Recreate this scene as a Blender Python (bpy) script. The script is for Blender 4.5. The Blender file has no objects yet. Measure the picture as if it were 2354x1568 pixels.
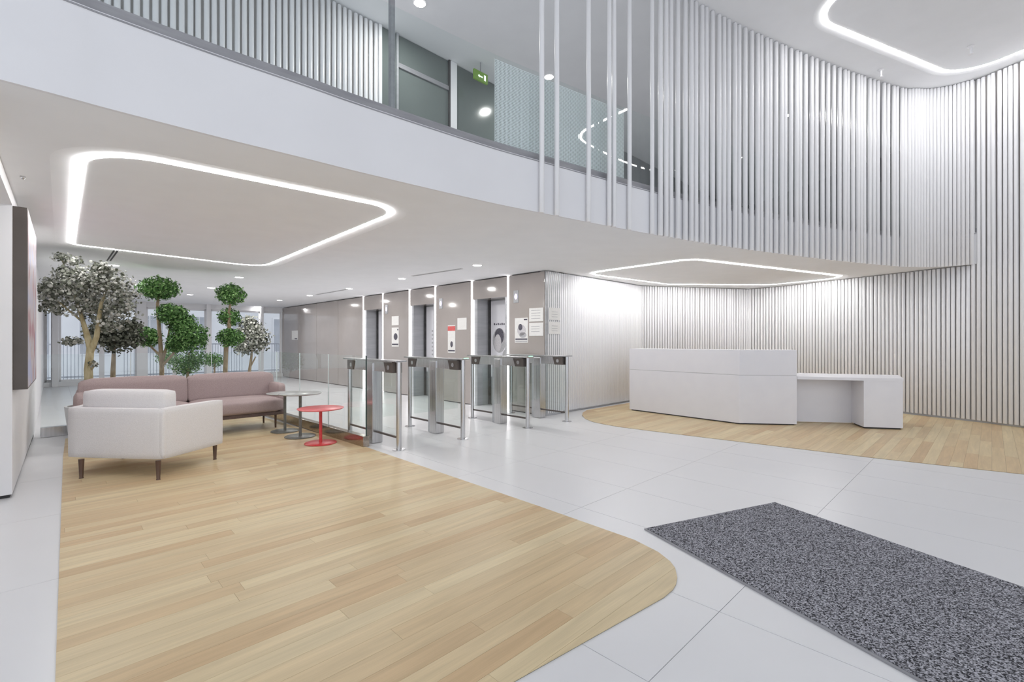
import bpy, bmesh, math, random
from mathutils import Vector, Matrix
from mathutils.geometry import tessellate_polygon, convex_hull_2d
random.seed(7)
C = bpy.context.scene.collection
scene = bpy.context.scene
# ------------------------------------------------------------------ camera / world / exposure
F, HZ, CH = 1077.0, 785.0, 1.25          # focal length in px of a 2354 px wide frame, horizon row, eye height
cd = bpy.data.cameras.new('camera'); cam = bpy.data.objects.new('camera', cd); C.objects.link(cam)
cam.location = (0, 0, CH); cam.rotation_euler = (math.pi/2, 0, 0)
cd.sensor_width = 36; cd.lens = 36*F/2354; cd.shift_y = (HZ-784)/2354
cd.clip_start = .05; cd.clip_end = 200
scene.camera = cam
w = bpy.data.worlds.new('world'); scene.world = w; w.use_nodes = True
bg = w.node_tree.nodes['Background']; bg.inputs[0].default_value = (.90, .94, 1, 1); bg.inputs[1].default_value = .70
vs = scene.view_settings; vs.view_transform = 'Standard'; vs.look = 'None'; vs.gamma = 1; vs.use_curve_mapping = False
vs.exposure = 0.9
def area(name, loc, size, power, rot=(0, 0, 0), col=(1, .97, .94), sy=None):
    l = bpy.data.lights.new(name, 'AREA'); l.energy = power; l.color = col; l.shape = 'RECTANGLE'; l.size = size; l.size_y = sy or size
    o = bpy.data.objects.new(name, l); C.objects.link(o); o.location = loc; o.rotation_euler = rot
    return o
LED, LEDV, DOWN, DOWNH = 14.0, 3.0, 8.5, 9.0

# ------------------------------------------------------------------ plan geometry
th = math.atan2(1052, 1077)
A = Vector((math.cos(math.pi/2-th-0)*1.0, 0)); A = Vector((1077/math.hypot(1077,1052), 1052/math.hypot(1077,1052)))
A = Vector((.7153, .6988)); B = Vector((-.6988, .7153))
def G(x, y, z=0.0):
    Y = F*(CH-z)/(y-HZ); return Vector(((x-1177)/F*Y, Y))
def on(x, P, Q):                      # where the sight line of column x crosses the plan line PQ
    k = (x-1177)/F; d = Q-P
    t = (k*P.y-P.x)/(d.x-k*d.y); return P+d*t
def V3(p, z): return Vector((p[0], p[1], z))
def cat(P, n=8, closed=False):        # Catmull-Rom through plan points
    out = []; N = len(P)
    for i in range(N if closed else N-1):
        g = (lambda j: P[j % N]) if closed else (lambda j: P[max(0, min(N-1, j))])
        p0, p1, p2, p3 = g(i-1), g(i), g(i+1), g(i+2)
        for k in range(n):
            t = k/n
            out.append(.5*((2*p1)+(p2-p0)*t+(2*p0-5*p1+4*p2-p3)*t*t+(3*p1-p0-3*p2+p3)*t**3))
    if not closed: out.append(P[-1].copy())
    return out
ZC, ZF, ZH = 2.45, 2.93, 5.30         # soffit, upper floor, atrium ceiling

# ------------------------------------------------------------------ materials
def mat(name, col, rough=.5, metal=0, spec=.5, emis=None, es=0):
    m = bpy.data.materials.new(name); m.use_nodes = True
    b = m.node_tree.nodes['Principled BSDF']
    b.inputs['Base Color'].default_value = (*col, 1); b.inputs['Roughness'].default_value = rough
    b.inputs['Metallic'].default_value = metal; b.inputs['Specular IOR Level'].default_value = spec
    if emis: b.inputs['Emission Color'].default_value = (*emis, 1); b.inputs['Emission Strength'].default_value = es
    m.diffuse_color = (*col, 1)
    return m
def nd(m, t, **k):
    n = m.node_tree.nodes.new(t)
    for a, v in k.items(): setattr(n, a, v)
    return n
def lk(m, a, b): m.node_tree.links.new(a, b)
def noisy(name, c1, c2, scale=(8, 8, 8), rough=.5, detail=4, bump=0, rr=(0.35, .65), spec=.5, obj_rand=0, metal=0):
    m = mat(name, c1, rough, metal, spec); b = m.node_tree.nodes['Principled BSDF']
    tc = nd(m, 'ShaderNodeTexCoord'); mp = nd(m, 'ShaderNodeMapping'); mp.inputs['Scale'].default_value = scale
    nz = nd(m, 'ShaderNodeTexNoise'); nz.inputs['Scale'].default_value = 1; nz.inputs['Detail'].default_value = detail
    cr = nd(m, 'ShaderNodeValToRGB'); cr.color_ramp.elements[0].color = (*c1, 1); cr.color_ramp.elements[1].color = (*c2, 1)
    cr.color_ramp.elements[0].position, cr.color_ramp.elements[1].position = rr
    lk(m, tc.outputs['Object'], mp.inputs[0]); lk(m, mp.outputs[0], nz.inputs['Vector']); lk(m, nz.outputs['Fac'], cr.inputs[0])
    lk(m, cr.outputs[0], b.inputs['Base Color'])
    if bump:
        bp = nd(m, 'ShaderNodeBump'); bp.inputs['Strength'].default_value = bump; bp.inputs['Distance'].default_value = .01
        lk(m, nz.outputs['Fac'], bp.inputs['Height']); lk(m, bp.outputs[0], b.inputs['Normal'])
    return m
def glass(name, tint=(.93, .97, .96), ior=1.45, gl=1.0):
    m = bpy.data.materials.new(name); m.use_nodes = True; nt = m.node_tree; nt.nodes.clear()
    o = nd(m, 'ShaderNodeOutputMaterial'); mx = nd(m, 'ShaderNodeMixShader'); t = nd(m, 'ShaderNodeBsdfTransparent'); g = nd(m, 'ShaderNodeBsdfGlossy')
    t.inputs[0].default_value = (*tint, 1); g.inputs['Roughness'].default_value = .01; g.inputs[0].default_value = (gl, gl, gl, 1)
    f = nd(m, 'ShaderNodeFresnel'); f.inputs[0].default_value = ior
    ge = nd(m, 'ShaderNodeNewGeometry'); iv = nd(m, 'ShaderNodeMath', operation='SUBTRACT'); iv.inputs[0].default_value = 1; mm = nd(m, 'ShaderNodeMath', operation='MULTIPLY')
    lk(m, ge.outputs['Backfacing'], iv.inputs[1]); lk(m, iv.outputs[0], mm.inputs[0]); lk(m, f.outputs[0], mm.inputs[1])
    lk(m, mm.outputs[0], mx.inputs[0]); lk(m, t.outputs[0], mx.inputs[1]); lk(m, g.outputs[0], mx.inputs[2]); lk(m, mx.outputs[0], o.inputs[0])
    return m
M = {}
M['ceiling'] = noisy('plaster_ceiling', (.875, .885, .905), (.895, .905, .925), (3, 3, 3), .9, spec=.2)
M['white'] = noisy('white_paint', (.84, .84, .86), (.86, .86, .875), (2, 2, 2), .7, spec=.3)
M['fascia'] = noisy('white_fascia', (.80, .80, .825), (.82, .82, .845), (2, 2, 2), .6, spec=.3)
M['rod'] = noisy('rod_enamel', (.86, .86, .88), (.89, .89, .905), (1, 1, .3), .28)
M['slot'] = noisy('slot_backing', (.66, .64, .62), (.72, .70, .68), (4, 4, 4), .8)
M['slot2'] = noisy('slot_backing_light', (.60, .59, .59), (.66, .65, .65), (4, 4, 4), .8)
M['desk'] = noisy('desk_mineral', (.78, .78, .83), (.80, .80, .845), (5, 5, 5), .35)
M['dark'] = noisy('dark_recess', (.04, .04, .045), (.07, .07, .07), (9, 9, 9), .7)
M['steel'] = noisy('brushed_steel', (.55, .55, .56), (.68, .68, .69), (60, 60, 1), .22, metal=1)
M['steel_base'] = noisy('steel_brown_reflections', (.38, .33, .28), (.5, .44, .38), (1, 60, 60), .18, metal=1)  # polished steel with its brown reflections put into the base colour
M['railgrey'] = noisy('grey_rail', (.30, .30, .32), (.36, .36, .38), (4, 4, 30), .45, metal=.3)
M['taupe'] = noisy('lacquered_taupe', (.40, .365, .345), (.43, .39, .37), (1.5, 1.5, 1.5), .09, spec=.9)
M['gallery'] = noisy('gallery_panel', (.26, .275, .285), (.31, .325, .335), (1, 1, 1), .35)
M['jamb'] = noisy('satin_jamb', (.42, .43, .45), (.48, .49, .51), (2, 2, 20), .3, metal=.3)
M['darkglass'] = noisy('smoked_glass', (.13, .155, .15), (.16, .185, .18), (.6, .6, .6), .12)
M['sofa'] = noisy('mauve_wool', (.38, .30, .297), (.47, .38, .375), (160, 160, 160), .95, bump=.25, spec=.1)
M['chair'] = noisy('offwhite_wool', (.76, .74, .74), (.83, .81, .81), (160, 160, 160), .95, bump=.25, spec=.1)
M['seam'] = noisy('dark_piping', (.12, .085, .08), (.16, .11, .10), (50, 50, 50), .8)
M['walnut'] = noisy('bronze_leg', (.085, .045, .03), (.13, .075, .05), (20, 20, 4), .4)
M['green'] = noisy('olive_grey_metal', (.155, .155, .14), (.19, .19, .175), (30, 30, 30), .35)
M['greentop'] = noisy('olive_grey_top', (.36, .37, .36), (.42, .43, .42), (30, 30, 30), .25)
M['red'] = noisy('coral_red_metal', (.62, .05, .055), (.70, .075, .08), (30, 30, 30), .35)
M['redtop'] = noisy('coral_red_top', (.72, .13, .14), (.78, .16, .17), (30, 30, 30), .3)
M['tvside'] = noisy('screen_casing', (.075, .062, .055), (.10, .083, .075), (3, 3, 3), .4)
M['paper'] = noisy('paper', (.78, .775, .76), (.82, .815, .80), (20, 20, 20), .8)
M['ink'] = noisy('ink', (.07, .07, .09), (.13, .12, .15), (40, 40, 40), .8)
M['inkg'] = noisy('ink_grey', (.40, .40, .42), (.5, .5, .52), (40, 40, 40), .8)
M['inkr'] = noisy('ink_red', (.6, .1, .1), (.7, .16, .15), (40, 40, 40), .8)
M['skin'] = noisy('print_pale', (.5, .49, .52), (.66, .64, .66), (60, 60, 60), .8)
M['led'] = mat('led_strip', (1, 1, 1), emis=(1, .985, .97), es=LED)
M['ledv'] = mat('led_strip_wall', (1, 1, 1), emis=(1, .97, .99), es=LEDV)
M['down'] = mat('downlight_lens', (1, 1, 1), emis=(1, .98, .95), es=12)
M['violet'] = mat('indicator_glow', (.5, .4, .8), emis=(.75, .62, 1), es=1.2)
M['greenled'] = mat('green_led', (.1, .8, .4), emis=(.35, 1, .6), es=1.5)
M['exit'] = mat('exit_green', (.10, .20, .03), emis=(.2, .35, .05), es=.12)
M['pict'] = mat('pictogram', (.8, .9, .8), emis=(.9, 1, .85), es=.4)
M['glass'] = glass('clear_glass', (.965, .985, .98))
M['glassb'] = glass('balustrade_glass', (.955, .978, .975), 1.5)
M['glassw'] = glass('window_glass', (.95, .96, .97))
M['glasss'] = glass('gate_glass', (.945, .97, .96))
M['green_tint'] = mat('glass_edge', (.05, .075, .07), .15)
M['glass_edge'] = mat('pale_glass_edge', (.80, .86, .87), .2)
M['trunk'] = noisy('bark', (.26, .19, .12), (.42, .33, .22), (25, 25, 8), .85, bump=.4)
M['trunkp'] = noisy('bark_pale', (.34, .28, .15), (.50, .44, .28), (25, 25, 8), .85, bump=.4)
M['soil'] = noisy('soil', (.05, .035, .025), (.1, .07, .05), (60, 60, 60), .95)
M['pot'] = noisy('white_planter', (.74, .74, .75), (.78, .78, .79), (4, 4, 4), .5)
M['ext'] = noisy('pale_render', (.80, .805, .82), (.86, .865, .875), (1, 1, 1), .9)
M['extwin'] = noisy('exterior_window', (.42, .44, .48), (.54, .56, .59), (1, 1, 1), .25)
M['extrail'] = noisy('exterior_railing', (.48, .50, .55), (.55, .57, .62), (5, 5, 5), .6)
M['asphalt'] = noisy('pavement', (.66, .67, .70), (.74, .75, .78), (3, 3, 3), .9)
def leafmat(name, cols):
    m = mat(name, cols[0], .55, spec=.3); b = m.node_tree.nodes['Principled BSDF']
    g = nd(m, 'ShaderNodeNewGeometry'); cr = nd(m, 'ShaderNodeValToRGB'); e = cr.color_ramp.elements
    e[0].color = (*cols[0], 1); e[1].color = (*cols[-1], 1)
    for i, c in enumerate(cols[1:-1]):
        x = e.new((i+1)/(len(cols)-1)); x.color = (*c, 1)
    lk(m, g.outputs['Random Per Island'], cr.inputs[0]); lk(m, cr.outputs[0], b.inputs['Base Color'])
    return m
M['leaf_grey'] = leafmat('leaf_grey_green', [(.06, .07, .045), (.22, .235, .19), (.40, .41, .37), (.60, .60, .56)])
M['leaf_dark'] = leafmat('leaf_dull_green', [(.03, .038, .025), (.08, .09, .065), (.16, .17, .13), (.26, .27, .24)])
M['leaf_green'] = leafmat('leaf_fresh_green', [(.02, .07, .015), (.07, .17, .045), (.15, .32, .09), (.32, .50, .21)])
# wood planks: grain along A, colour per plank
def woodmat():
    m = mat('oak_plank', (.55, .42, .27), .42, spec=.35); b = m.node_tree.nodes['Principled BSDF']
    oi = nd(m, 'ShaderNodeObjectInfo'); tc = nd(m, 'ShaderNodeTexCoord')
    mp = nd(m, 'ShaderNodeMapping'); mp.inputs['Rotation'].default_value = (0, 0, -math.atan2(A.y, A.x)); 
    ad = nd(m, 'ShaderNodeVectorMath', operation='ADD'); ml = nd(m, 'ShaderNodeVectorMath', operation='SCALE')
    cx = nd(m, 'ShaderNodeCombineXYZ'); lk(m, oi.outputs['Random'], cx.inputs[2]); lk(m, oi.outputs['Random'], cx.inputs[0]); lk(m, cx.outputs[0], ml.inputs[0]); ml.inputs['Scale'].default_value = 37
    lk(m, tc.outputs['Object'], mp.inputs[0]); lk(m, mp.outputs[0], ad.inputs[0]); lk(m, ml.outputs[0], ad.inputs[1])
    s = nd(m, 'ShaderNodeMapping'); s.inputs['Scale'].default_value = (1.6, 22, 1); lk(m, ad.outputs[0], s.inputs[0])
    nz = nd(m, 'ShaderNodeTexNoise'); nz.inputs['Scale'].default_value = 1; nz.inputs['Detail'].default_value = 6; nz.inputs['Distortion'].default_value = .6; lk(m, s.outputs[0], nz.inputs[0])
    s2 = nd(m, 'ShaderNodeMapping'); s2.inputs['Scale'].default_value = (5, 220, 1); lk(m, ad.outputs[0], s2.inputs[0])
    n2 = nd(m, 'ShaderNodeTexNoise'); n2.inputs['Scale'].default_value = 1; n2.inputs['Detail'].default_value = 3; lk(m, s2.outputs[0], n2.inputs[0])
    cr = nd(m, 'ShaderNodeValToRGB'); e = cr.color_ramp.elements
    e[0].color = (.575, .41, .235, 1); e[0].position = .0; e[1].color = (.69, .57, .36, 1); e[1].position = 1
    x = e.new(.3); x.color = (.62, .475, .285, 1); x = e.new(.7); x.color = (.655, .525, .325, 1)
    lk(m, oi.outputs['Random'], cr.inputs[0])
    mr = nd(m, 'ShaderNodeMapRange'); mr.inputs[1].default_value = .3; mr.inputs[2].default_value = .7; mr.inputs[3].default_value = .88; mr.inputs[4].default_value = 1.07; lk(m, nz.outputs[0], mr.inputs[0])
    mr2 = nd(m, 'ShaderNodeMapRange'); mr2.inputs[1].default_value = .3; mr2.inputs[2].default_value = .7; mr2.inputs[3].default_value = .95; mr2.inputs[4].default_value = 1.03; lk(m, n2.outputs[0], mr2.inputs[0])
    mu = nd(m, 'ShaderNodeMath', operation='MULTIPLY'); lk(m, mr.outputs[0], mu.inputs[0]); lk(m, mr2.outputs[0], mu.inputs[1])
    vm = nd(m, 'ShaderNodeVectorMath', operation='SCALE'); lk(m, cr.outputs[0], vm.inputs[0]); lk(m, mu.outputs[0], vm.inputs['Scale'])
    lk(m, vm.outputs[0], b.inputs['Base Color'])
    bp = nd(m, 'ShaderNodeBump'); bp.inputs['Strength'].default_value = .08; bp.inputs['Distance'].default_value = .002; lk(m, n2.outputs[0], bp.inputs['Height']); lk(m, bp.outputs[0], b.inputs['Normal'])
    return m
M['oak'] = woodmat()
def tilemat():
    m = noisy('porcelain_tile', (.70, .70, .715), (.725, .725, .74), (1.3, 2.6, 1), .3, detail=2, rr=(.1, .9)); b = m.node_tree.nodes['Principled BSDF']
    gp = nd(m, 'ShaderNodeNewGeometry'); mpn = [x for x in m.node_tree.nodes if x.type == 'MAPPING'][0]; lk(m, gp.outputs['Position'], mpn.inputs[0])
    n = nd(m, 'ShaderNodeTexNoise'); n.inputs['Scale'].default_value = 3; mr = nd(m, 'ShaderNodeMapRange'); mr.inputs[3].default_value = .22; mr.inputs[4].default_value = .38
    lk(m, gp.outputs['Position'], n.inputs[0]); lk(m, n.outputs[0], mr.inputs[0])
    return m
M['tile'] = tilemat()
def groutfloor():                     # floor beyond the laid tiles: same tile colour with joints
    m = mat('floor_far', (.66, .66, .675), .28); b = m.node_tree.nodes['Principled BSDF']
    tc = nd(m, 'ShaderNodeTexCoord'); mp = nd(m, 'ShaderNodeMapping'); mp.vector_type = 'TEXTURE'
    mp.inputs['Rotation'].default_value = (0, 0, math.atan2(A.y, A.x))
    br = nd(m, 'ShaderNodeTexBrick'); br.offset = 0; br.inputs['Scale'].default_value = 1
    br.inputs['Brick Width'].default_value = .64; br.inputs['Row Height'].default_value = 1.28; br.inputs['Mortar Size'].default_value = .003
    br.inputs['Color1'].default_value = (.705, .705, .72, 1); br.inputs['Color2'].default_value = (.72, .72, .735, 1); br.inputs['Mortar'].default_value = (.42, .42, .44, 1)
    lc = nd(m, 'ShaderNodeVectorMath', operation='ADD'); lc.inputs[1].default_value = (-(1.56 % .64), -(.88 % 1.28), 0)
    lk(m, tc.outputs['Object'], mp.inputs[0]); lk(m, mp.outputs[0], lc.inputs[0]); lk(m, lc.outputs[0], br.inputs[0]); lk(m, br.outputs[0], b.inputs['Base Color'])
    return m
M['floor'] = groutfloor()
def matmat():
    m = mat('mat_pile', (.2, .2, .22), 1, spec=.1); b = m.node_tree.nodes['Principled BSDF']
    tc = nd(m, 'ShaderNodeTexCoord'); v = nd(m, 'ShaderNodeTexVoronoi'); v.inputs['Scale'].default_value = 190
    cr = nd(m, 'ShaderNodeValToRGB'); e = cr.color_ramp.elements; e[0].color = (.04, .04, .045, 1); e[1].color = (.52, .52, .57, 1); e[0].position = .2; e[1].position = .95
    sp = nd(m, 'ShaderNodeSeparateColor'); lk(m, tc.outputs['Object'], v.inputs[0]); lk(m, v.outputs['Color'], sp.inputs[0]); lk(m, sp.outputs[0], cr.inputs[0]); lk(m, cr.outputs[0], b.inputs['Base Color'])
    bp = nd(m, 'ShaderNodeBump'); bp.inputs['Strength'].default_value = .7; bp.inputs['Distance'].default_value = .004; lk(m, v.outputs['Distance'], bp.inputs['Height']); lk(m, bp.outputs[0], b.inputs['Normal'])
    return m
M['mat'] = matmat()
def perfmat():                        # painted reflection of a perforated facade: clear dots in white
    m = bpy.data.materials.new('painted_dot_reflection'); m.use_nodes = True; nt = m.node_tree; b = nt.nodes['Principled BSDF']; o = nt.nodes['Material Output']
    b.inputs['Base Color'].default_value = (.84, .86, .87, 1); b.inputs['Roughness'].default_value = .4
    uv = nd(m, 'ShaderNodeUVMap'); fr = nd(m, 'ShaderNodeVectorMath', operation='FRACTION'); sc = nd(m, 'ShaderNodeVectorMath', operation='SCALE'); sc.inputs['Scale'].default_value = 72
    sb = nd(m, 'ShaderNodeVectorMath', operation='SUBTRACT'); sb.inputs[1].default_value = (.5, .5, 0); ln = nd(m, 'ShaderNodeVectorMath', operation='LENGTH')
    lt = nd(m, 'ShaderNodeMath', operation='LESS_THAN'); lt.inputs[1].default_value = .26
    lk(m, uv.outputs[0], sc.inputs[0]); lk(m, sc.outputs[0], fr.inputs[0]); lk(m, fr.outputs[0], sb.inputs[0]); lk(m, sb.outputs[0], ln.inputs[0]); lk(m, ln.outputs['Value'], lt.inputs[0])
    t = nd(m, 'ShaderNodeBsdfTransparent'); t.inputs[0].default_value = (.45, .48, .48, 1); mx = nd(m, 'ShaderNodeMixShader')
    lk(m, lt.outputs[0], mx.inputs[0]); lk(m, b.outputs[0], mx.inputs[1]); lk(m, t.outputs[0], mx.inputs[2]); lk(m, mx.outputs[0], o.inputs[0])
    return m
M['dot_reflection'] = perfmat()
def tvmat():
    m = mat('screen_picture', (.3, .2, .25), .45); b = m.node_tree.nodes['Principled BSDF']
    tc = nd(m, 'ShaderNodeTexCoord'); n = nd(m, 'ShaderNodeTexNoise'); n.inputs['Scale'].default_value = 3; cr = nd(m, 'ShaderNodeValToRGB'); e = cr.color_ramp.elements
    e[0].color = (.3, .06, .1, 1); e[0].position = .3; e[1].color = (.35, .38, .6, 1); e[1].position = .7
    x = e.new(.5); x.color = (.5, .45, .47, 1)
    lk(m, tc.outputs['Object'], n.inputs[0]); lk(m, n.outputs[0], cr.inputs[0]); lk(m, cr.outputs[0], b.inputs['Base Color']); lk(m, cr.outputs[0], b.inputs['Emission Color']); b.inputs['Emission Strength'].default_value = .06
    return m
M['tv'] = tvmat()

# ------------------------------------------------------------------ builders
WL = {}
def _link(name, me, parent, loc):
    o = bpy.data.objects.new(name, me); C.objects.link(o)
    if parent is not None:
        o.parent = parent; o.location = Vector(loc)-WL[parent]
    else: o.location = loc
    WL[o] = Vector(loc); return o
def obj(name, bm, m, parent=None, smooth=False, uvp=None, **props):
    """bmesh in world coordinates -> one object, origin at its base centre"""
    xs = [v.co for v in bm.verts]
    lo = Vector([min(c[i] for c in xs) for i in range(3)]); hi = Vector([max(c[i] for c in xs) for i in range(3)])
    org = Vector(((lo.x+hi.x)/2, (lo.y+hi.y)/2, lo.z))
    bmesh.ops.translate(bm, verts=bm.verts, vec=-org)
    me = bpy.data.meshes.new(name); bmesh.ops.recalc_face_normals(bm, faces=bm.faces); bm.to_mesh(me); bm.free()
    if smooth:
        for p in me.polygons: p.use_smooth = True
        if smooth != 'all':
            try: me.set_sharp_from_angle(angle=math.radians(35))
            except Exception: pass
    for mm in (m if isinstance(m, (list, tuple)) else [m]): me.materials.append(mm)
    o = _link(name, me, parent, org)
    for k, v in props.items(): o[k] = v
    return o
def thing(name, loc, label, cat, group=None, kind=None):
    o = bpy.data.objects.new(name, None); C.objects.link(o); o.location = loc; WL[o] = Vector(loc); o.empty_display_size = .1
    o['label'] = label; o['category'] = cat
    if group: o['group'] = group
    if kind: o['kind'] = kind
    return o
def prism(bm, poly, z0, z1, holes=(), top=True, bottom=True, sides=True):
    loops = [[V3(p, 0) for p in poly]]+[[V3(p, 0) for p in h] for h in holes]
    flat = [v for l in loops for v in l]
    tris = tessellate_polygon(loops)
    if bottom:
        vb = [bm.verts.new((v.x, v.y, z0)) for v in flat]
        for t in tris:
            try: bm.faces.new([vb[i] for i in t])
            except ValueError: pass
    if top:
        vt = [bm.verts.new((v.x, v.y, z1)) for v in flat]
        for t in tris:
            try: bm.faces.new([vt[i] for i in t])
            except ValueError: pass
    if sides:
        for l in loops:
            n = len(l); a = [bm.verts.new((v.x, v.y, z0)) for v in l]; b = [bm.verts.new((v.x, v.y, z1)) for v in l]
            for i in range(n): bm.faces.new((a[i], a[(i+1) % n], b[(i+1) % n], b[i]))
    bmesh.ops.remove_doubles(bm, verts=bm.verts, dist=1e-5)
def box(bm, P, u, L, v, D, z0, z1, bev=0):
    P = Vector(P[:2]); b2 = bmesh.new()
    q = [P, P+u*L, P+u*L+v*D, P+v*D]
    a = [b2.verts.new((p.x, p.y, z0)) for p in q]; b = [b2.verts.new((p.x, p.y, z1)) for p in q]
    b2.faces.new(a); b2.faces.new(b)
    for i in range(4): b2.faces.new((a[i], a[(i+1) % 4], b[(i+1) % 4], b[i]))
    bmesh.ops.recalc_face_normals(b2, faces=b2.faces)
    if bev: bmesh.ops.bevel(b2, geom=list(b2.edges), offset=bev, segments=2, affect='EDGES', profile=.7)
    me = bpy.data.meshes.new('t'); b2.to_mesh(me); b2.free(); bm.from_mesh(me); bpy.data.meshes.remove(me)
    return bm
def nb(): return bmesh.new()
def tube(bm, pts, rad, n=12, cap=True):
    pts = [Vector(p) for p in pts]; rad = rad if isinstance(rad, (list, tuple)) else [rad]*len(pts)
    rings = []; side = None
    for i, p in enumerate(pts):
        t = (pts[min(i+1, len(pts)-1)]-pts[max(i-1, 0)]).normalized()
        if side is None: side = t.orthogonal().normalized()
        side = (side-t*side.dot(t)).normalized(); up = t.cross(side)
        rings.append([bm.verts.new(p+(side*math.cos(2*math.pi*k/n)+up*math.sin(2*math.pi*k/n))*rad[i]) for k in range(n)])
    for a, b in zip(rings, rings[1:]):
        for k in range(n): bm.faces.new((a[k], a[(k+1) % n], b[(k+1) % n], b[k]))
    if cap: bm.faces.new(rings[0]); bm.faces.new(rings[-1])
    return bm
def lathe(bm, c, prof, n=32):
    rings = [[bm.verts.new((c[0]+r*math.cos(2*math.pi*k/n), c[1]+r*math.sin(2*math.pi*k/n), z)) for k in range(n)] for r, z in prof]
    for a, b in zip(rings, rings[1:]):
        for k in range(n): bm.faces.new((a[k], a[(k+1) % n], b[(k+1) % n], b[k]))
    bm.faces.new(rings[0]); bm.faces.new(rings[-1]); return bm
def soft(bm, P, u, L, v, D, z0, z1, r=.04, puff=.02, tilt=None):
    """upholstered block with rounded edges and slightly swollen faces"""
    b2 = bmesh.new(); bmesh.ops.create_cube(b2, size=2); bmesh.ops.subdivide_edges(b2, edges=b2.edges, cuts=9, use_grid_fill=True)
    hx, hy, hz = L/2, D/2, (z1-z0)/2; H = z1-z0
    for w_ in b2.verts:
        c = w_.co.copy(); p = Vector((c.x*hx, c.y*hy, c.z*hz)); q = Vector((max(-hx+r, min(hx-r, p.x)), max(-hy+r, min(hy-r, p.y)), max(-hz+r, min(hz-r, p.z))))
        d = p-q
        if d.length > 1e-9: p = q+d.normalized()*r
        m = [1-c.x**2, 1-c.y**2, 1-c.z**2]
        if abs(c.z) > .99: p.z += math.copysign(puff*m[0]**.5*m[1]**.5, c.z)
        if abs(c.y) > .99: p.y += math.copysign(puff*m[0]**.5*m[2]**.5, c.y)
        if abs(c.x) > .99: p.x += math.copysign(puff*m[1]**.5*m[2]**.5, c.x)
        if tilt: p.y += tilt*(p.z+hz)/H
        pos = P+u*(p.x+hx)+v*(p.y+hy); w_.co = (pos.x, pos.y, z0+p.z+hz)
    me = bpy.data.meshes.new('t'); b2.to_mesh(me); b2.free(); bm.from_mesh(me); bpy.data.meshes.remove(me); return bm
def ribbon(bm, pts, z0, z1, off0, off1, closed=False, thick=True):
    """wall following a plan curve, between two sideways offsets"""
    n = len(pts); nor = []
    for i in range(n):
        a = pts[(i-1) % n] if closed else pts[max(i-1, 0)]; b = pts[(i+1) % n] if closed else pts[min(i+1, n-1)]
        t = (b-a).normalized(); nor.append(Vector((-t.y, t.x)))
    R = []
    for p, q in zip(pts, nor): R.append([bm.verts.new(V3(p+q*o, z)) for o, z in ((off0, z0), (off1, z0), (off1, z1), (off0, z1))])
    m = n if closed else n-1
    for i in range(m):
        a, b = R[i], R[(i+1) % n]
        for k in range(4): bm.faces.new((a[k], b[k], b[(k+1) % 4], a[(k+1) % 4]))
    if not closed: bm.faces.new(R[0]); bm.faces.new(R[-1])
    return bm
def disc(bm, c, r, z, n=20, normal=None):
    bm.faces.new([bm.verts.new((c[0]+r*math.cos(2*math.pi*k/n), c[1]+r*math.sin(2*math.pi*k/n), z)) for k in range(n)])
def rodmesh(name, h, r=.0225, n=12):
    bm = nb(); lathe(bm, (0, 0), [(r*.8, 0), (r, .004), (r, h-.004), (r*.8, h)], n); me = bpy.data.meshes.new(name); bmesh.ops.recalc_face_normals(bm, faces=bm.faces); bm.to_mesh(me); bm.free()
    for p in me.polygons: p.use_smooth = len(p.vertices) == 4
    me.materials.append(M['rod']); return me
def place_rods(me, pts, z, parent, tilt=0, name='rod'):
    for p in pts:
        o = _link(name, me, parent, V3(p, z))
        if tilt: o.rotation_euler = (random.uniform(-tilt, tilt), random.uniform(-tilt, tilt), 0)
def walk(pts, step, start=0):
    out = []; d = start; acc = 0
    for a, b in zip(pts, pts[1:]):
        L = (b-a).length
        while d <= acc+L: out.append(a+(b-a)*((d-acc)/L)); d += step
        acc += L
    return out

# ------------------------------------------------------------------ key plan points
W0, W1 = G(1253, 956), G(648, 865.5)                 # lift wall, near and far end
LW = lambda x: on(x, W0, W1)
uL = (W1-W0).normalized(); nL = Vector((uL.y, -uL.x))*1.0
if nL.dot(A) < 0: nL = -nL                           # into the lift wall
S = [V for V in (Vector((-9.0, -4.4)), Vector((-5.0, -.45)), G(0, 182, 0) if 0 else Vector((-2.34, 2.14)))]
SP = [Vector((-5.4, -.85)), Vector((-3.8, .72))]+[Vector((( x-1177)/F*(F*1.2/(HZ-y)), F*1.2/(HZ-y))) for x, y in
     ((0, 182), (253, 250), (511, 316.7), (700, 363), (848, 400), (1100, 459), (1240, 488), (1508, 540), (1690, 570), (1844, 590), (1964, 603.5), (2068, 613))]
SP += [Vector((6.45, 7.53)), Vector((6.67, 7.54)), Vector((6.9, 7.47)), Vector((7.05, 7.36)), Vector((7.18, 7.22))]
EDGE = cat(SP, 8)                                    # edge of the upper floor over the lobby
CN = on(1475, W0, W0+Vector((1, 1))*2)               # inner corner of the rod walls
CN = Vector((2.78, 10.06))
W3P = [Vector((5.39, 10.66)), Vector((5.86, 10.1)), Vector((6.36, 9.0)), Vector((6.78, 8.12)), Vector((7.19, 7.2)), Vector((7.38, 6.7)), Vector((8.2, 4.9)), Vector((9.3, 2.0)), Vector((10.4, -1.5))]
W3 = [Vector((5.39, 10.66))]+cat(W3P[1:], 8)
J, K = G(28, 1145), Vector((-6.30, 6.17))            # left wall: near jamb and end of the media wall
uJ = (K-J).normalized(); nJ = Vector((uJ.y, -uJ.x))  # nJ points into the room
if nJ.x < 0: nJ = -nJ
KF = Vector((-12.9, 12.9))
WR = W1.copy(); WLf = Vector((-12.9, 12.9))

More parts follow.
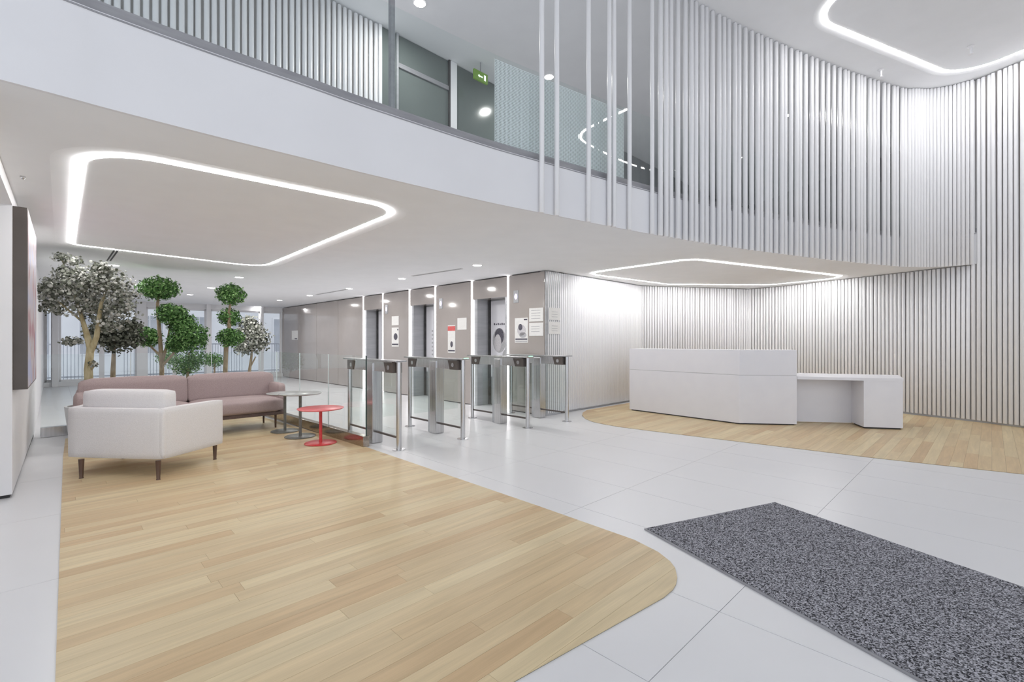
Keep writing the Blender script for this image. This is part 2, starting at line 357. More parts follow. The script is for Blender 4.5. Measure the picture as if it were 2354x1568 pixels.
# ------------------------------------------------------------------ floor
bm = nb(); prism(bm, [Vector(p) for p in ((-16, -2.6), (14, -2.6), (14, 20), (-16, 20))], -.2, -.003)
FL = obj('floor', bm, M['floor']); FL['kind'] = 'structure'; FL['label'] = 'pale grey porcelain tile floor of the lobby'
FL.data.update()
# keep texture space in world axes: move origin to the world origin
for v in FL.data.vertices: v.co += FL.location
FL.location = (0, 0, 0); WL[FL] = Vector((0, 0, 0))
def hull(P):
    idx = convex_hull_2d([Vector(p[:2]) for p in P]); return [Vector(P[i][:2]) for i in idx]
E0, E1, E2 = G(842, 1028), Vector((-4.34, 8.08)), Vector((-6.12, 6.08))
woodL = hull([G(127, 1568), G(139, 1232), G(145, 1050), Vector((-5.72, 6.0)), Vector((-4.36, 7.95)), G(842, 1029), G(893, 1050), G(1046, 1105), G(1237, 1164.7), G(1386, 1218), G(1458, 1243), G(1513, 1271),
              G(1540, 1292), G(1552, 1308), G(1557, 1330), G(1554, 1345), G(1547, 1357), G(1526, 1375), G(1386, 1453.6), G(1195, 1560), Vector((-.95, .98))])
woodR = hull([G(1338, 955), G(1340, 949), G(1350, 943), G(1400, 935), G(1345, 963), G(1362, 970), G(1390, 976), G(1425, 982), G(1535.7, 996), G(1683.5, 1012), G(1800, 1027), G(2006.6, 1053), G(2354, 1091),
              Vector((7.2, 3.3)), Vector((8.9, 3.1)), Vector((7.2, 7.2)), Vector((5.5, 10.5)), Vector((2.85, 9.95))])
def ccw(P):
    a = sum(P[i].x*P[(i+1) % len(P)].y-P[(i+1) % len(P)].x*P[i].y for i in range(len(P)))
    return P if a > 0 else P[::-1]
woodL, woodR = ccw(woodL), ccw(woodR)
def clip(sub, cl):
    out = sub
    for i in range(len(cl)):
        a, b = cl[i], cl[(i+1) % len(cl)]; e = b-a; inp, out = out, []
        f = lambda p: e.x*(p.y-a.y)-e.y*(p.x-a.x)
        for j in range(len(inp)):
            p, q = inp[j], inp[(j+1) % len(inp)]; fp, fq = f(p), f(q)
            if fp >= 0: out.append(p)
            if (fp >= 0) != (fq >= 0): out.append(p+(q-p)*(fp/(fp-fq)))
        if len(out) < 3: return []
    return out
def inside(p, cl):
    return all((cl[(i+1) % len(cl)]-cl[i]).x*(p.y-cl[i].y)-(cl[(i+1) % len(cl)]-cl[i]).y*(p.x-cl[i].x) >= 0 for i in range(len(cl)))
AB = lambda a, b: A*a+B*b
def proj(p, z=0):
    if p.y < .3: return None
    return (1177+F*p.x/p.y, HZ+F*(CH-z)/p.y)
tiles = []
for i in range(-12, 26):
    for j in range(-4, 16):
        a0, b0 = 1.56+.64*i, .88+1.28*j
        q = [AB(a0+.0015, b0+.0015), AB(a0+.6385, b0+.0015), AB(a0+.6385, b0+1.2785), AB(a0+.0015, b0+1.2785)]
        if all(inside(p, woodL) for p in q) or all(inside(p, woodR) for p in q): continue
        c = (q[0]+q[2])/2; pp = [proj(p) for p in q]; pp = [p for p in pp if p]
        if not pp: continue
        if not any(-60 < p[0] < 2420 and p[1] < 1750 for p in pp): continue
        if c.y < .6: continue
        # behind the lift wall, rod walls or the left wall
        if (c-W0).dot(nL) > -.35 and (c-W0).dot(uL) > -.3: continue
        if (c-W0).dot(B) > -.7 and (c-W0).dot(A) > 0: continue
        if (c-J).dot(nJ) < .1 and (c-J).dot(uJ) > -.3: continue
        if c.x > 7: continue
        tiles.append((c.length, q, c))
tiles.sort(key=lambda t: t[0])
for d, q, c in tiles[:290]:
    bm = nb(); prism(bm, q, -.003, 0.0); obj('tile', bm, M['tile'], FL)
def planks(poly, name_label):
    bmn = nb(); prism(bmn, poly, -.002, .0015); base = obj('wood_floor', bmn, M['dark']); base['kind'] = 'structure'; base['label'] = name_label
    # wood floor base: a thin underlay that shows in the joints
    amin = min(p.dot(A) for p in poly); amax = max(p.dot(A) for p in poly); bmin = min(p.dot(B) for p in poly); bmax = max(p.dot(B) for p in poly)
    b = bmin; W = .1; cnt = 0
    while b < bmax:
        a = amin-random.uniform(0, 1.6)
        while a < amax:
            L = random.choice((1.1, 1.5, 1.8, 2.1)); q = clip([AB(a+.0005, b+.0005), AB(a+L-.0005, b+.0005), AB(a+L-.0005, b+W-.0005), AB(a+.0005, b+W-.0005)], poly); a += L
            if len(q) < 3: continue
            qq = [q[0]]
            for p in q[1:]:
                if (p-qq[-1]).length > 1e-3: qq.append(p)
            if len(qq) > 2 and (qq[0]-qq[-1]).length < 1e-3: qq.pop()
            if len(qq) < 3: continue
            bm = nb(); prism(bm, qq, .0015, .006); obj('plank', bm, M['oak'], base); cnt += 1
        b += W
    return cnt
c1 = planks(woodL, 'pale oak plank floor of the lounge with a rounded corner')
c2 = planks(woodR, 'pale oak plank floor around the reception desk')
print('planks', c1, c2, 'tiles', len(tiles))

# ------------------------------------------------------------------ ceilings with light rings
def roundrect(c, u, v, hu, hv, r, off=0, n=10):
    out = []; hu += off; hv += off; r = max(.02, r+off)
    for sx, sy, a0 in ((1, 1, 0), (-1, 1, 90), (-1, -1, 180), (1, -1, 270)):
        for k in range(n+1):
            t = math.radians(a0+90*k/n); out.append(c+u*(sx*(hu-r)+r*math.cos(t))+v*(sy*(hv-r)+r*math.sin(t)))
    return out
GC = lambda x, y, z=ZC: Vector(((x-1177)/F*(F*(z-CH)/(HZ-y)), F*(z-CH)/(HZ-y)))
def rect_from(u, v, pu0, pu1, pv0, pv1):
    """centre and half sizes from points on the four sides"""
    a0, a1 = pu0.dot(u), pu1.dot(u); b0, b1 = pv0.dot(v), pv1.dot(v)
    return u*((a0+a1)/2)+v*((b0+b1)/2), abs(a1-a0)/2, abs(b1-b0)/2
def roundpoly(P, R, n=10):
    """plan polygon (counter clockwise) with a radius at every corner"""
    out = []; N = len(P)
    for i in range(N):
        a, b, c = P[i-1], P[i], P[(i+1) % N]; d1, d2 = (a-b).normalized(), (c-b).normalized()
        h = d1.angle(d2)/2; cut = R[i]/math.tan(h); p, q = b+d1*cut, b+d2*cut; m = b+(d1+d2).normalized()*(R[i]/math.sin(h))
        a0 = math.atan2(p.y-m.y, p.x-m.x); a1 = math.atan2(q.y-m.y, q.x-m.x); da = (a1-a0+math.pi) % (2*math.pi)-math.pi
        out += [(m+Vector((math.cos(a0+da*k/n), math.sin(a0+da*k/n)))*R[i], Vector((math.cos(a0+da*k/n), math.sin(a0+da*k/n)))) for k in range(n+1)]
    return out
def ccwr(P, R):
    a = sum(P[i].x*P[(i+1) % len(P)].y-P[(i+1) % len(P)].x*P[i].y for i in range(len(P)))
    return (P, R) if a > 0 else (P[::-1], R[::-1])
RP1 = ccwr([GC(191, 336), GC(925, 482), GC(603, 614), GC(166, 562)], [.42, .30, .35, .12])
RP2 = ccwr([Vector((1.30, 8.28)), Vector((2.62, 6.83)), Vector((6.28, 8.72)), Vector((5.45, 9.95)), Vector((3.25, 9.82))], [.3, .3, .4, .35, .4])
U3 = Vector((.917, .40)); V3d = Vector((.40, -.917)); C2_ = GC(2203, 177, ZH)
RP3 = ccwr([GC(1845, 30, ZH), C2_, C2_+V3d*2.8, GC(1845, 30, ZH)+V3d*2.6+U3*.5], [.45, .5, .5, .5])
def ring(PR, z, label, sl=.13, dz=.010, wd=.046):
    """shallow sloped pan in the ceiling with an LED band around a centre panel"""
    rp = roundpoly(*PR); c = sum(PR[0], Vector((0, 0)))/len(PR[0]); off_ = lambda d: [p+q*d for p, q in rp]
    t = thing('ceiling_light', V3(c, z), label, 'light')
    bm = nb(); o = off_(wd/2+sl); i = off_(wd/2)
    a = [bm.verts.new(V3(p, z)) for p in o]; b = [bm.verts.new(V3(p, z+dz)) for p in i]; n = len(a)
    for k in range(n): bm.faces.new((a[k], a[(k+1) % n], b[(k+1) % n], b[k]))
    obj('tray', bm, M['ceiling'], t, smooth=True)
    bm = nb(); o2 = off_(wd/2); i2 = off_(-wd/2)
    a = [bm.verts.new(V3(p, z-.0005)) for p in o2]; b = [bm.verts.new(V3(p, z-.0005)) for p in i2]
    a2 = [bm.verts.new(V3(p, z+dz)) for p in o2]; b2_ = [bm.verts.new(V3(p, z+dz)) for p in i2]
    for k in range(n): bm.faces.new((a[k], a[(k+1) % n], a2[(k+1) % n], a2[k])); bm.faces.new((b[k], b[(k+1) % n], b2_[(k+1) % n], b2_[k]))
    for k in range(n): bm.faces.new((a[k], b[k], b[(k+1) % n], a[(k+1) % n]))
    obj('led_strip', bm, M['led'], t)
    bm = nb(); prism(bm, i2, z+.002, z+dz+.02); obj('centre_panel', bm, M['ceiling'], t)
    return off_(wd/2+sl-.002)
h1 = ring(RP1, ZC, 'large rounded rectangular light ring in the lounge ceiling at left')
h2 = ring(RP2, ZC, 'rounded light ring in the low ceiling above the reception desk')
h3 = ring(RP3, ZH, 'light ring in the high atrium ceiling at top right', sl=.1)
far = [Vector((8.6, 9.5)), Vector((7.4, 14)), Vector((-6, 19.5)), Vector((-10, 18.5)), Vector((-14.2, 13.0)), Vector((-9, 2.0)), Vector((-8.0, -2.0))]
W3i = [p for p in W3 if p.y < 7.2]
soff = EDGE+far
bm = nb(); prism(bm, soff, ZC, ZC+.05, holes=(h1, h2), sides=True, top=False)
ce = obj('ceiling', bm, M['ceiling'], kind='structure', label='low white plaster ceiling over lounge, lifts and reception')
bm = nb(); prism(bm, soff, ZC+.09, ZF, top=True, bottom=False, sides=False); ribbon(bm, EDGE, ZC-.002, ZF, -.004, .02)
obj('balcony_fascia', bm, M['fascia'], smooth=True, kind='structure', label='curved white fascia along the edge of the upper floor')
bm = nb(); ribbon(bm, EDGE, ZF-.014, ZF-.006, -.008, -.003); obj('trim_1', bm, M['railgrey'], kind='structure')
big = [Vector(p) for p in ((-9, -2.5), (10.6, -2.5), (9.6, 2.0), (8.9, 5), (8.6, 9.5), (7.4, 14), (-6, 19.5), (-10, 18.5), (-14.2, 13.0))]
bm = nb(); prism(bm, big, ZH, ZH+.3, holes=(h3,))
obj('ceiling', bm, M['ceiling'], kind='structure', label='high white atrium ceiling')

# ------------------------------------------------------------------ rod clad walls
def rodwall(name, line, z0, z1, backoff, label, step=.0615, m='slot', tilt=.0022, start=.03):
    bm = nb(); ribbon(bm, line, z0, z1, backoff, backoff+(.12 if backoff > 0 else -.12))
    w_ = obj(name, bm, M[m], kind='structure', label=label)
    me = rodmesh('rod', z1-z0-.05, .0255); place_rods(me, walk(line, step, start), z0+.035, w_, tilt)
    return w_
sgn = lambda P, Q, inner: 1 if Vector((-(Q-P).y, (Q-P).x)).dot(inner-P) < 0 else -1
mid = Vector((4, 7))
L1 = [W0+(CN-W0)*(.012), CN]
rodwall('wall_back_left', L1, 0, ZC, .03*sgn(W0, CN, mid), 'white vertical rod cladding between lifts and reception', step=.052, m='slot2', tilt=.0008)
L2 = [CN, W3P[0]]
rodwall('wall_back', L2, 0, ZC, .035*sgn(CN, W3P[0], mid), 'white vertical rod cladding behind the reception desk')
split = [p for p in W3 if p.y >= 7.2]
low = split; hi = [split[-1]]+[p for p in W3 if p.y < 7.2]
rodwall('wall_right', low, 0, ZC, .035*sgn(low[2], low[3], mid), 'white rod cladding right of the reception desk under the low ceiling')
rodwall('wall_right', hi, 0, ZH, .035*sgn(hi[1], hi[2], mid), 'full height white rod cladding at the right of the atrium')
# upper rod wall left of the gallery
UP = lambda t: Vector((-.864, 6.8))+A*t
Lu = [UP(-7.5), UP(-1.18)]
rodwall('wall_gallery', Lu, ZF, ZH, .035*sgn(Lu[0], Lu[1], Vector((0, 0))), 'white rod cladding on the upper floor at top left', step=.068, m='slot')
# screen of hanging rods along the balcony edge
scr = thing('rod_screen', V3(EDGE[90], ZC), 'curved screen of white rods hanging from the high ceiling past the balcony edge', 'screen')
off = []
n = len(EDGE)
for i, p in enumerate(EDGE):
    t = (EDGE[min(i+1, n-1)]-EDGE[max(i-1, 0)]).normalized(); off.append(p+Vector((t.y, -t.x))*.035)
def on_curve(x):
    for a, b in zip(off, off[1:]):
        if a.y < .4: continue
        xa, xb = 1177+F*a.x/a.y, 1177+F*b.x/b.y
        if xa <= x <= xb: return a+(b-a)*((x-xa)/(xb-xa))
xs = [1245.5, 1280, 1353, 1400.5, 1411.5, 1447, 1499, 1518, 1531, 1542, 1558, 1575]
gaps = [1500+v/2.5293 for v in (207, 270, 330, 367, 462, 520, 557, 595, 648, 700, 735, 787, 822, 873, 906, 972, 1003, 1037, 1070, 1103, 1150, 1180, 1245, 1327, 1387, 1435, 1483)]
for a, b in zip(gaps, gaps[1:]):
    Y = on_curve((a+b)/2).y; wpx = .056*F/Y; k = max(1, round((b-a-4)/wpx))
    lo_, hi_ = a+2.2, b-2.2
    xs += [lo_+(hi_-lo_)*(i+.5)/k for i in range(k)]
pts = [on_curve(x) for x in xs]
tail = [p for p in off if p.x > on_curve(2087).x]
pts += walk([on_curve(2087)]+tail, .049, .02)
rm = rodmesh('rod', ZH-ZC+.006, .0235); rm2 = rodmesh('rod', ZH-ZC+.006, .028)
pts = [p for p in pts if min((p-q).length for q in W3) > .055]
bm = nb(); ribbon(bm, [p for p in EDGE if p.x > 6.5]+[Vector((7.3, 7.08))], ZC+.002, ZH-.002, .04, .09); obj('trim_6', bm, M['slot2'], kind='structure', label='pale backing where the hanging rods meet the right wall')
for p in pts: _link('rod', rm if p.y < 5.2 or p.x > 6.4 else rm2, scr, V3(p, ZC-.012))

# ------------------------------------------------------------------ upper floor: rail, glass, doors
rail = thing('glass_balustrade', V3(EDGE[60], ZF), 'curved frameless glass balustrade on the upper floor edge', 'balustrade')
bm = nb(); ribbon(bm, EDGE, ZF, ZF+.075, .035, .10); obj('rail', bm, M['railgrey'], rail, smooth=True)
seams = [0]+[min(range(n), key=lambda i: 1e9 if EDGE[i].y < .5 else abs(1177+F*EDGE[i].x/EDGE[i].y-x)) for x in (180, 565, 903, 1150, 1345, 1560, 1720, 1850, 1965, 2075)]+[n-1]
for a, b in zip(seams, seams[1:]):
    seg = EDGE[a:b+1]; 
    if len(seg) < 2: continue
    s2 = [p.copy() for p in seg]; d = (s2[-1]-s2[-2]).normalized(); s2[-1] -= d*.006
    bm = nb(); ribbon(bm, s2, ZF+.06, 3.79, .060, .074); obj('pane', bm, M['glassb'], rail, smooth=True)
bm = nb()
ip = EDGE[seams[3]]; t = (EDGE[seams[3]+1]-EDGE[seams[3]-1]).normalized(); nn = Vector((-t.y, t.x))
box(bm, ip+nn*.09, t, .035, nn, .04, ZF, ZH); obj('trim_2', bm, M['railgrey'], kind='structure', label='slim grey post behind the glass balustrade')
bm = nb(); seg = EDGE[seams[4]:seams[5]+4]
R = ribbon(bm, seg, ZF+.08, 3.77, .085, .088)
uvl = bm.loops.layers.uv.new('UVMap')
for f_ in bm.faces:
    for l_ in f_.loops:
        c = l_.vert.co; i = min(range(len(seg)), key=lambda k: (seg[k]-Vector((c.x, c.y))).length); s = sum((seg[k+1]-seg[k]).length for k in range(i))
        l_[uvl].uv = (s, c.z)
o = obj('dot_reflection_panel', bm, M['dot_reflection'], rail)  # added panel that carries the painted dot reflection behind the balustrade glass
# gallery back wall: smoked glass doors, posts, then plain panels
gal = thing('door_1', V3(UP(-.2), ZF), 'smoked glass doors of the upper corridor', 'door', kind='structure')
prev = -1.14
for t0, t1 in ((-1.14, -.93), (-.90, -.08), (.06, .90)):
    bm = nb(); box(bm, UP(t0), A, t1-t0, B, .03, ZF, ZH-.01); obj('pane', bm, M['darkglass'], gal)
for t0, t1, m in ((-1.18, -1.14, 'white'), (-.93, -.90, 'jamb'), (-.08, -.055, 'dark'), (-.055, .06, 'white'), (.90, .925, 'dark')):
    bm = nb(); box(bm, UP(t0)-B*.03, A, t1-t0, B, .08, ZF, ZH-.005); obj('post', bm, M[m], gal)
bm = nb(); box(bm, UP(-.90)-B*.02, A, .82, B, .05, 4.86, 4.92); obj('crossbar', bm, M['railgrey'], gal)
for k in range(7):
    bm = nb(); box(bm, UP(.93+k*1.3), A, 1.27, B, .1, ZF, ZH-.005); obj('panel', bm, M['gallery'], gal)
bm = nb(); ribbon(bm, [Vector((7.55, 7.0)), Vector((8.4, 9.5)), Vector((7.2, 13.9)), Vector((5.9, 14.6))], ZF, ZH-.002, -.05, .05); obj('wall_gallery_end', bm, M['gallery'], kind='structure', label='grey end wall of the upper floor behind the hanging rods')
ex = thing('exit_sign', V3(UP(.2)-B*.25, 5.02), 'small green exit sign hanging on the upper floor', 'sign')
pe = UP(.16)-B*.3
bm = nb(); box(bm, pe, A, .26, B, .03, 5.02, 5.16, .004); obj('sign_box', bm, M['exit'], ex)
bm = nb(); tube(bm, [V3(pe+A*.13+B*.015, 5.15), V3(pe+A*.13+B*.015, ZH)], .006, 8); obj('stem', bm, M['railgrey'], ex)
bm = nb(); q = pe-B*.002
box(bm, q+A*.10, A, .06, B, .002, 5.075, 5.095); bm2 = bm
vs_ = [bm.verts.new(V3(q+A*x, z)) for x, z in ((.10, 5.06), (.10, 5.11), (.065, 5.085))]; bm.faces.new(vs_)
box(bm, q+A*.185, A, .035, B, .002, 5.05, 5.13)
obj('pictogram', bm, M['pict'], ex)
def downlight(p, z, label, r=.07, group=None, e=1):
    l = bpy.data.lights.new('downlight_lamp', 'AREA'); l.shape = 'DISK'; l.size = .12; l.energy = DOWN if z < 3 else DOWNH; l.color = (1, .975, .95)
    lo_ = bpy.data.objects.new('downlight_lamp', l); C.objects.link(lo_); lo_.location = (p.x, p.y, z-.02)
    t = thing('downlight', V3(p, z), label, 'light', group)
    bm = nb(); lathe(bm, p, [(r+.012, z), (r+.012, z-.006), (r, z-.008), (r, z)], 24); obj('trim_ring', bm, M['white'], t, smooth=True)
    bm = nb(); lathe(bm, p, [(r-.004, z-.009), (r-.004, z-.011)], 24); obj('lens', bm, M['down'], t)
downlight(GC(965, 6, ZH), ZH, 'bright round downlight in the high ceiling near the top edge', .07)
downlight(GC(872, 120, ZH), ZH, 'round upper floor downlight just left of the gallery doors', .07)
downlight(GC(1262, 176, ZH), ZH, 'upper floor downlight glowing behind the first hanging rods', .07)
downlight(GC(1812, 264, ZH), ZH, 'upper floor downlight seen between the dense rods at right', .05)

# ------------------------------------------------------------------ left wall, media screen, windows
bm = nb(); prism(bm, [J, K, K-nJ*.3, J-nJ*1.0], .03, ZC); 
wl = obj('wall_left', bm, M['white'], kind='structure', label='white wall at far left carrying the display')
bm = nb(); prism(bm, [J+uJ*.03-nJ*.015, K, K-nJ*.3, J-nJ*.9+uJ*.03], 0, .03); obj('baseboard_left', bm, M['dark'], kind='structure')
bm = nb(); box(bm, J-uJ*2.2-nJ*1.0, uJ, 2.2, nJ, 1.0, 2.34, ZC-.002); obj('trim_3', bm, M['white'], kind='structure', label='white lintel over the opening at far left')
bm = nb(); prism(bm, [K, KF, KF-nJ*.3, K-nJ*.3], 0, ZC); obj('wall_left', bm, M['white'], kind='structure', label='white side wall continuing past the lounge to the windows')
bm = nb(); box(bm, J-nJ*1.2-uJ*2.0, uJ, 2.4, nJ, .1, 0, 2.34); obj('wall_left', bm, M['white'], kind='structure', label='white back of the opening at far left')
tv = thing('wall_display', V3(J+uJ*.1, .86), 'large dark framed wall display seen almost edge on', 'display')
bm = nb(); box(bm, J+uJ*.03, uJ, 1.45, nJ, .085, .86, 2.34, .004); obj('casing', bm, M['tvside'], tv)
bm = nb(); box(bm, J+uJ*.045+nJ*.083, uJ, 1.42, nJ, .004, .875, 2.325); obj('picture', bm, M['tv'], tv)
bm = nb(); lathe(bm, GC(52, 405), [(.015, ZC), (.015, ZC-.012), (.008, ZC-.02)], 12); obj('sprinkler_head', bm, M['steel'], label='tiny metal sprinkler head by the far left wall', category='sprinkler')
# windows at the far end
uW = (WR-WLf).normalized(); nW = Vector((-uW.y, uW.x)); Lw = (WR-WLf).length
on_w = lambda x: (on(x, WLf, WR)-WLf).dot(uW)
bm = nb(); box(bm, WLf-nW*.15, uW, Lw, nW, .3, 0, .12); obj('wall_window', bm, M['white'], kind='structure', label='low white wall under the far windows')
bm = nb(); box(bm, WLf-nW*.1, uW, Lw, nW, .2, 2.30, ZC); obj('trim_4', bm, M['white'], kind='structure')
sec = [(103, 122), (136, 232), (236, 314), (336, 400), (404, 473), (483, 597), (603, 646)]
for k, (xa, xb) in enumerate(sec):
    a, b = on_w(xa), on_w(xb)
    wn = thing('window_%d' % (k+1), V3(WLf+uW*(a+b)/2, .12), 'tall window %s' % ('at the far left end', 'behind the big grey leaved tree', 'behind the tree at left, right half', 'left of the twin topiary', 'behind the green topiary', 'behind the right hand trees', 'beside the lift wall')[k], 'window', kind='structure')
    for (p, l, z0, z1) in ((a-.02, .06, .12, 2.30), (b-.04, .06, .12, 2.30), (a, b-a, .12, .18), (a, b-a, 2.24, 2.30)):
        bm = nb(); box(bm, WLf+uW*p-nW*.03, uW, l, nW, .06, z0, z1); obj('window_frame', bm, M['white'], wn)
    bm = nb(); box(bm, WLf+uW*a-nW*.005, uW, b-a, nW, .01, .15, 2.27); obj('pane', bm, M['glassw'], wn)
for xa, xb in ((84, 103), (122, 136), (314, 336), (473, 483), (597, 603)):
    a, b = on_w(xa), on_w(xb); bm = nb(); box(bm, WLf+uW*a-nW*.22, uW, b-a, nW, .4, 0, ZC); obj('trim_5', bm, M['white'], kind='structure')
# outside: street and pale building
bm = nb(); prism(bm, [WLf+nW*.3-uW*8, WR+nW*.3+uW*6, WR+nW*16+uW*14, WLf+nW*16-uW*14], -.25, -.05)
obj('pavement', bm, M['asphalt'], kind='structure', label='pale street outside the far windows')
bd = thing('apartment_building', V3(WLf+nW*7+uW*3, -.05), 'pale building across the street beyond the windows', 'building')
bm = nb(); box(bm, WLf+nW*7-uW*6, uW, 17, nW, 3, -.05, 9); obj('wall', bm, M['ext'], bd)
for r_ in range(2):
    for k in range(9):
        p = WLf+nW*6.97-uW*5+uW*k*1.75; z0 = .7+r_*3.0
        bm = nb(); box(bm, p, uW, 1.0, nW, .06, z0, z0+1.7); wv = obj('window', bm, M['white'], bd)
        for s_ in (0, 1):
            bm = nb(); box(bm, p+uW*(.06+.46*s_)-nW*.01, uW, .42, nW, .05, z0+.06, z0+1.64); obj('pane', bm, M['extwin'], wv)
fe = thing('street_fence', V3(WLf+nW*3+uW*2, -.05), 'grey vertical bar fence outside the far windows', 'fence')
bm = nb()
for k in range(130): 
    if k % 26 < 15: box(bm, WLf+nW*3-uW*3+uW*k*.09, uW, .02, nW, .02, 0, 1.15)
obj('pickets', bm, M['extrail'], fe, kind='stuff')
bm = nb(); box(bm, WLf+nW*3-uW*3, uW, 11.7, nW, .04, 1.13, 1.18); box(bm, WLf+nW*3-uW*3, uW, 11.7, nW, .04, .05, .1); obj('rail', bm, M['extrail'], fe)

# ------------------------------------------------------------------ lift wall
X = {k: (LW(k)-W0).dot(uL) for k in (835.5, 880.3, 941.5, 1001, 1085, 1168)}
T = sorted(X.values())                                # 1168,1085,1001,941,880,835 from the near end
Lt = (W1-W0).length
lw = thing('wall_lift', V3(W0+uL*3, 0), 'glossy taupe wall with three lift portals and light strips', 'wall', kind='structure')
solid = [(0, T[0]), (T[1], T[2]), (T[3], T[4]), (T[5], Lt)]
for a, b in solid:
    L = b-a; nseg = max(1, round(L/1.4))
    for k in range(nseg):
        bm = nb(); box(bm, W0+uL*(a+.012+k*L/nseg), uL, L/nseg-.012 if k < nseg-1 else L/nseg-.024, nL, .4, .012, ZC-.02, .003); obj('panel', bm, M['taupe'], lw)
HD = 2.07
for i in (0, 2, 4):
    a, b = T[i], T[i+1]
    bm = nb(); box(bm, W0+uL*(a+.012), uL, b-a-.024, nL, .34, HD, ZC-.02, .003); obj('header', bm, M['taupe'], lw)
    bm = nb(); box(bm, W0+uL*(a-.0)+nL*.02, uL, .10, nL, .36, 0, HD); box(bm, W0+uL*(b-.14)+nL*.02, uL, .14, nL, .36, 0, HD); obj('jamb', bm, M['jamb'], lw)
    bm = nb(); box(bm, W0+uL*(a+.1)+nL*.30, uL, .04, nL, .06, 0, HD); box(bm, W0+uL*(b-.18)+nL*.30, uL, .04, nL, .06, 0, HD); obj('door_frame', bm, M['dark'], lw)
    half = (b-a-.32)/2
    for s_ in (0, 1):
        bm = nb(); box(bm, W0+uL*(a+.14+s_*half+.002)+nL*.34, uL, half-.004, nL, .03, .01, HD); obj('lift_door', bm, M['jamb'], lw)
bm = nb(); prism(bm, [W0+nL*.4, W1+nL*.4, W1+nL*.5, W0+nL*.5], 0, ZC); obj('backing', bm, M['dark'], lw)
names = ['nearest the notices', 'between the two nearest lift portals, right one', 'right of the middle lift portal', 'left of the middle lift portal', 'right of the far lift portal', 'left of the far lift portal']
names = ['vertical light strip on the right of the nearest lift', 'vertical light strip on the left of the nearest lift', 'vertical light strip on the right of the middle lift', 'vertical light strip on the left of the middle lift', 'vertical light strip on the right of the farthest lift', 'vertical light strip on the left of the farthest lift']
for t_, nm in zip(T, names):
    bm = nb(); box(bm, W0+uL*(t_-.022)-nL*.006, uL, .044, nL, .02, .003, ZC-.003); obj('light_strip', bm, M['ledv'], label=nm, category='light')
bm = nb(); box(bm, W0-uL*.02+nL*.0, uL, .02, nL, .4, 0, ZC-.02); obj('end_panel', bm, M['jamb'], lw)
def on_lift(x): return (LW(x)-W0).dot(uL)
def zl(x, y): return CH+(HZ-y)/F*LW(x).y
def sheet(label, xa, xb, ya, yb, cat='notice', depth=-.006, prints=(), name='wall_notice', xr=None, frame=None):
    a, b = on_lift(xa), on_lift(xb); xm = (xa+xb)/2; z1, z0 = zl(xm, ya), zl(xm, yb)
    if depth > 0: k = (W0.y+depth*nL.y)/W0.y
    t = thing(name, V3(W0+uL*(a+b)/2+nL*depth, z0), label, cat)
    L = a-b; P = W0+uL*b+nL*depth                  # b is nearer the right end; u runs away from camera
    bm = nb(); box(bm, P, uL, L, nL, .004, z0, z1); obj('sheet', bm, M['paper'], t)
    for kind, u0, u1, v0, v1, m in prints:         # u from left (0) to right (1) as seen, v from the bottom
        bm = nb()
        ua, ub = L*(1-u1), L*(1-u0)
        if kind == 'bar': box(bm, P+uL*ua-nL*.002, uL, ub-ua, nL, .002, z0+(z1-z0)*v0, z0+(z1-z0)*v1)
        else:
            cu, cz, ru, rz = (ua+ub)/2, z0+(z1-z0)*(v0+v1)/2, (ub-ua)/2, (z1-z0)*(v1-v0)/2
            N = 20; f = [bm.verts.new(V3(P+uL*(cu+ru*math.cos(2*math.pi*k/N))-nL*(.0024 if m != 'ink' else .003), cz+rz*math.sin(2*math.pi*k/N))) for k in range(N)]; bm.faces.new(f)
        obj('print', bm, M[m], t)
    return t
sheet('white poster with a dark figure right of the nearest light strip', 1184, 1214, 731, 788, 'poster', name='wall_poster', prints=(('bar', .7, .95, .90, .96, 'ink'), ('disc', .2, .85, .28, .72, 'skin'), ('disc', .28, .6, .5, .76, 'ink'), ('disc', .35, .9, .2, .42, 'inkg'), ('bar', .05, .95, .12, .17, 'ink'), ('bar', .05, .95, .04, .08, 'inkg')))
sheet('upper white text notice at the right end of the lift wall', 1217, 1249, 708, 739, prints=tuple(('bar', .15, .8, .2+.2*k, .24+.2*k, 'inkg') for k in range(4)))
sheet('lower white text notice at the right end of the lift wall', 1217, 1249, 742, 772, prints=tuple(('bar', .15, .75, .3+.2*k, .34+.2*k, 'inkg') for k in range(3)))
sheet('white poster with red header between the two nearer lifts', 1030, 1047, 748, 811, 'poster', name='wall_poster', prints=(('bar', .0, 1, .80, .97, 'inkr'), ('disc', .35, .7, .2, .42, 'ink'), ('bar', .05, .95, .05, .1, 'ink')))
sheet('small cream notice between the two nearer lifts', 1052, 1073, 731, 758)
sheet('small cream notice between the two farther lifts', 901, 917, 727, 748)
sheet('poster with a dark picture between the two farther lifts', 901, 917, 753, 797, 'poster', name='wall_poster', prints=(('disc', .3, .85, .35, .7, 'ink'), ('bar', .05, .95, .08, .16, 'ink'), ('bar', .8, .95, .85, .92, 'ink')))
sheet('small white notice on the far glossy wall panel', 671, 685, 760, 781, prints=(('bar', .5, .9, .05, .15, 'ink'),))
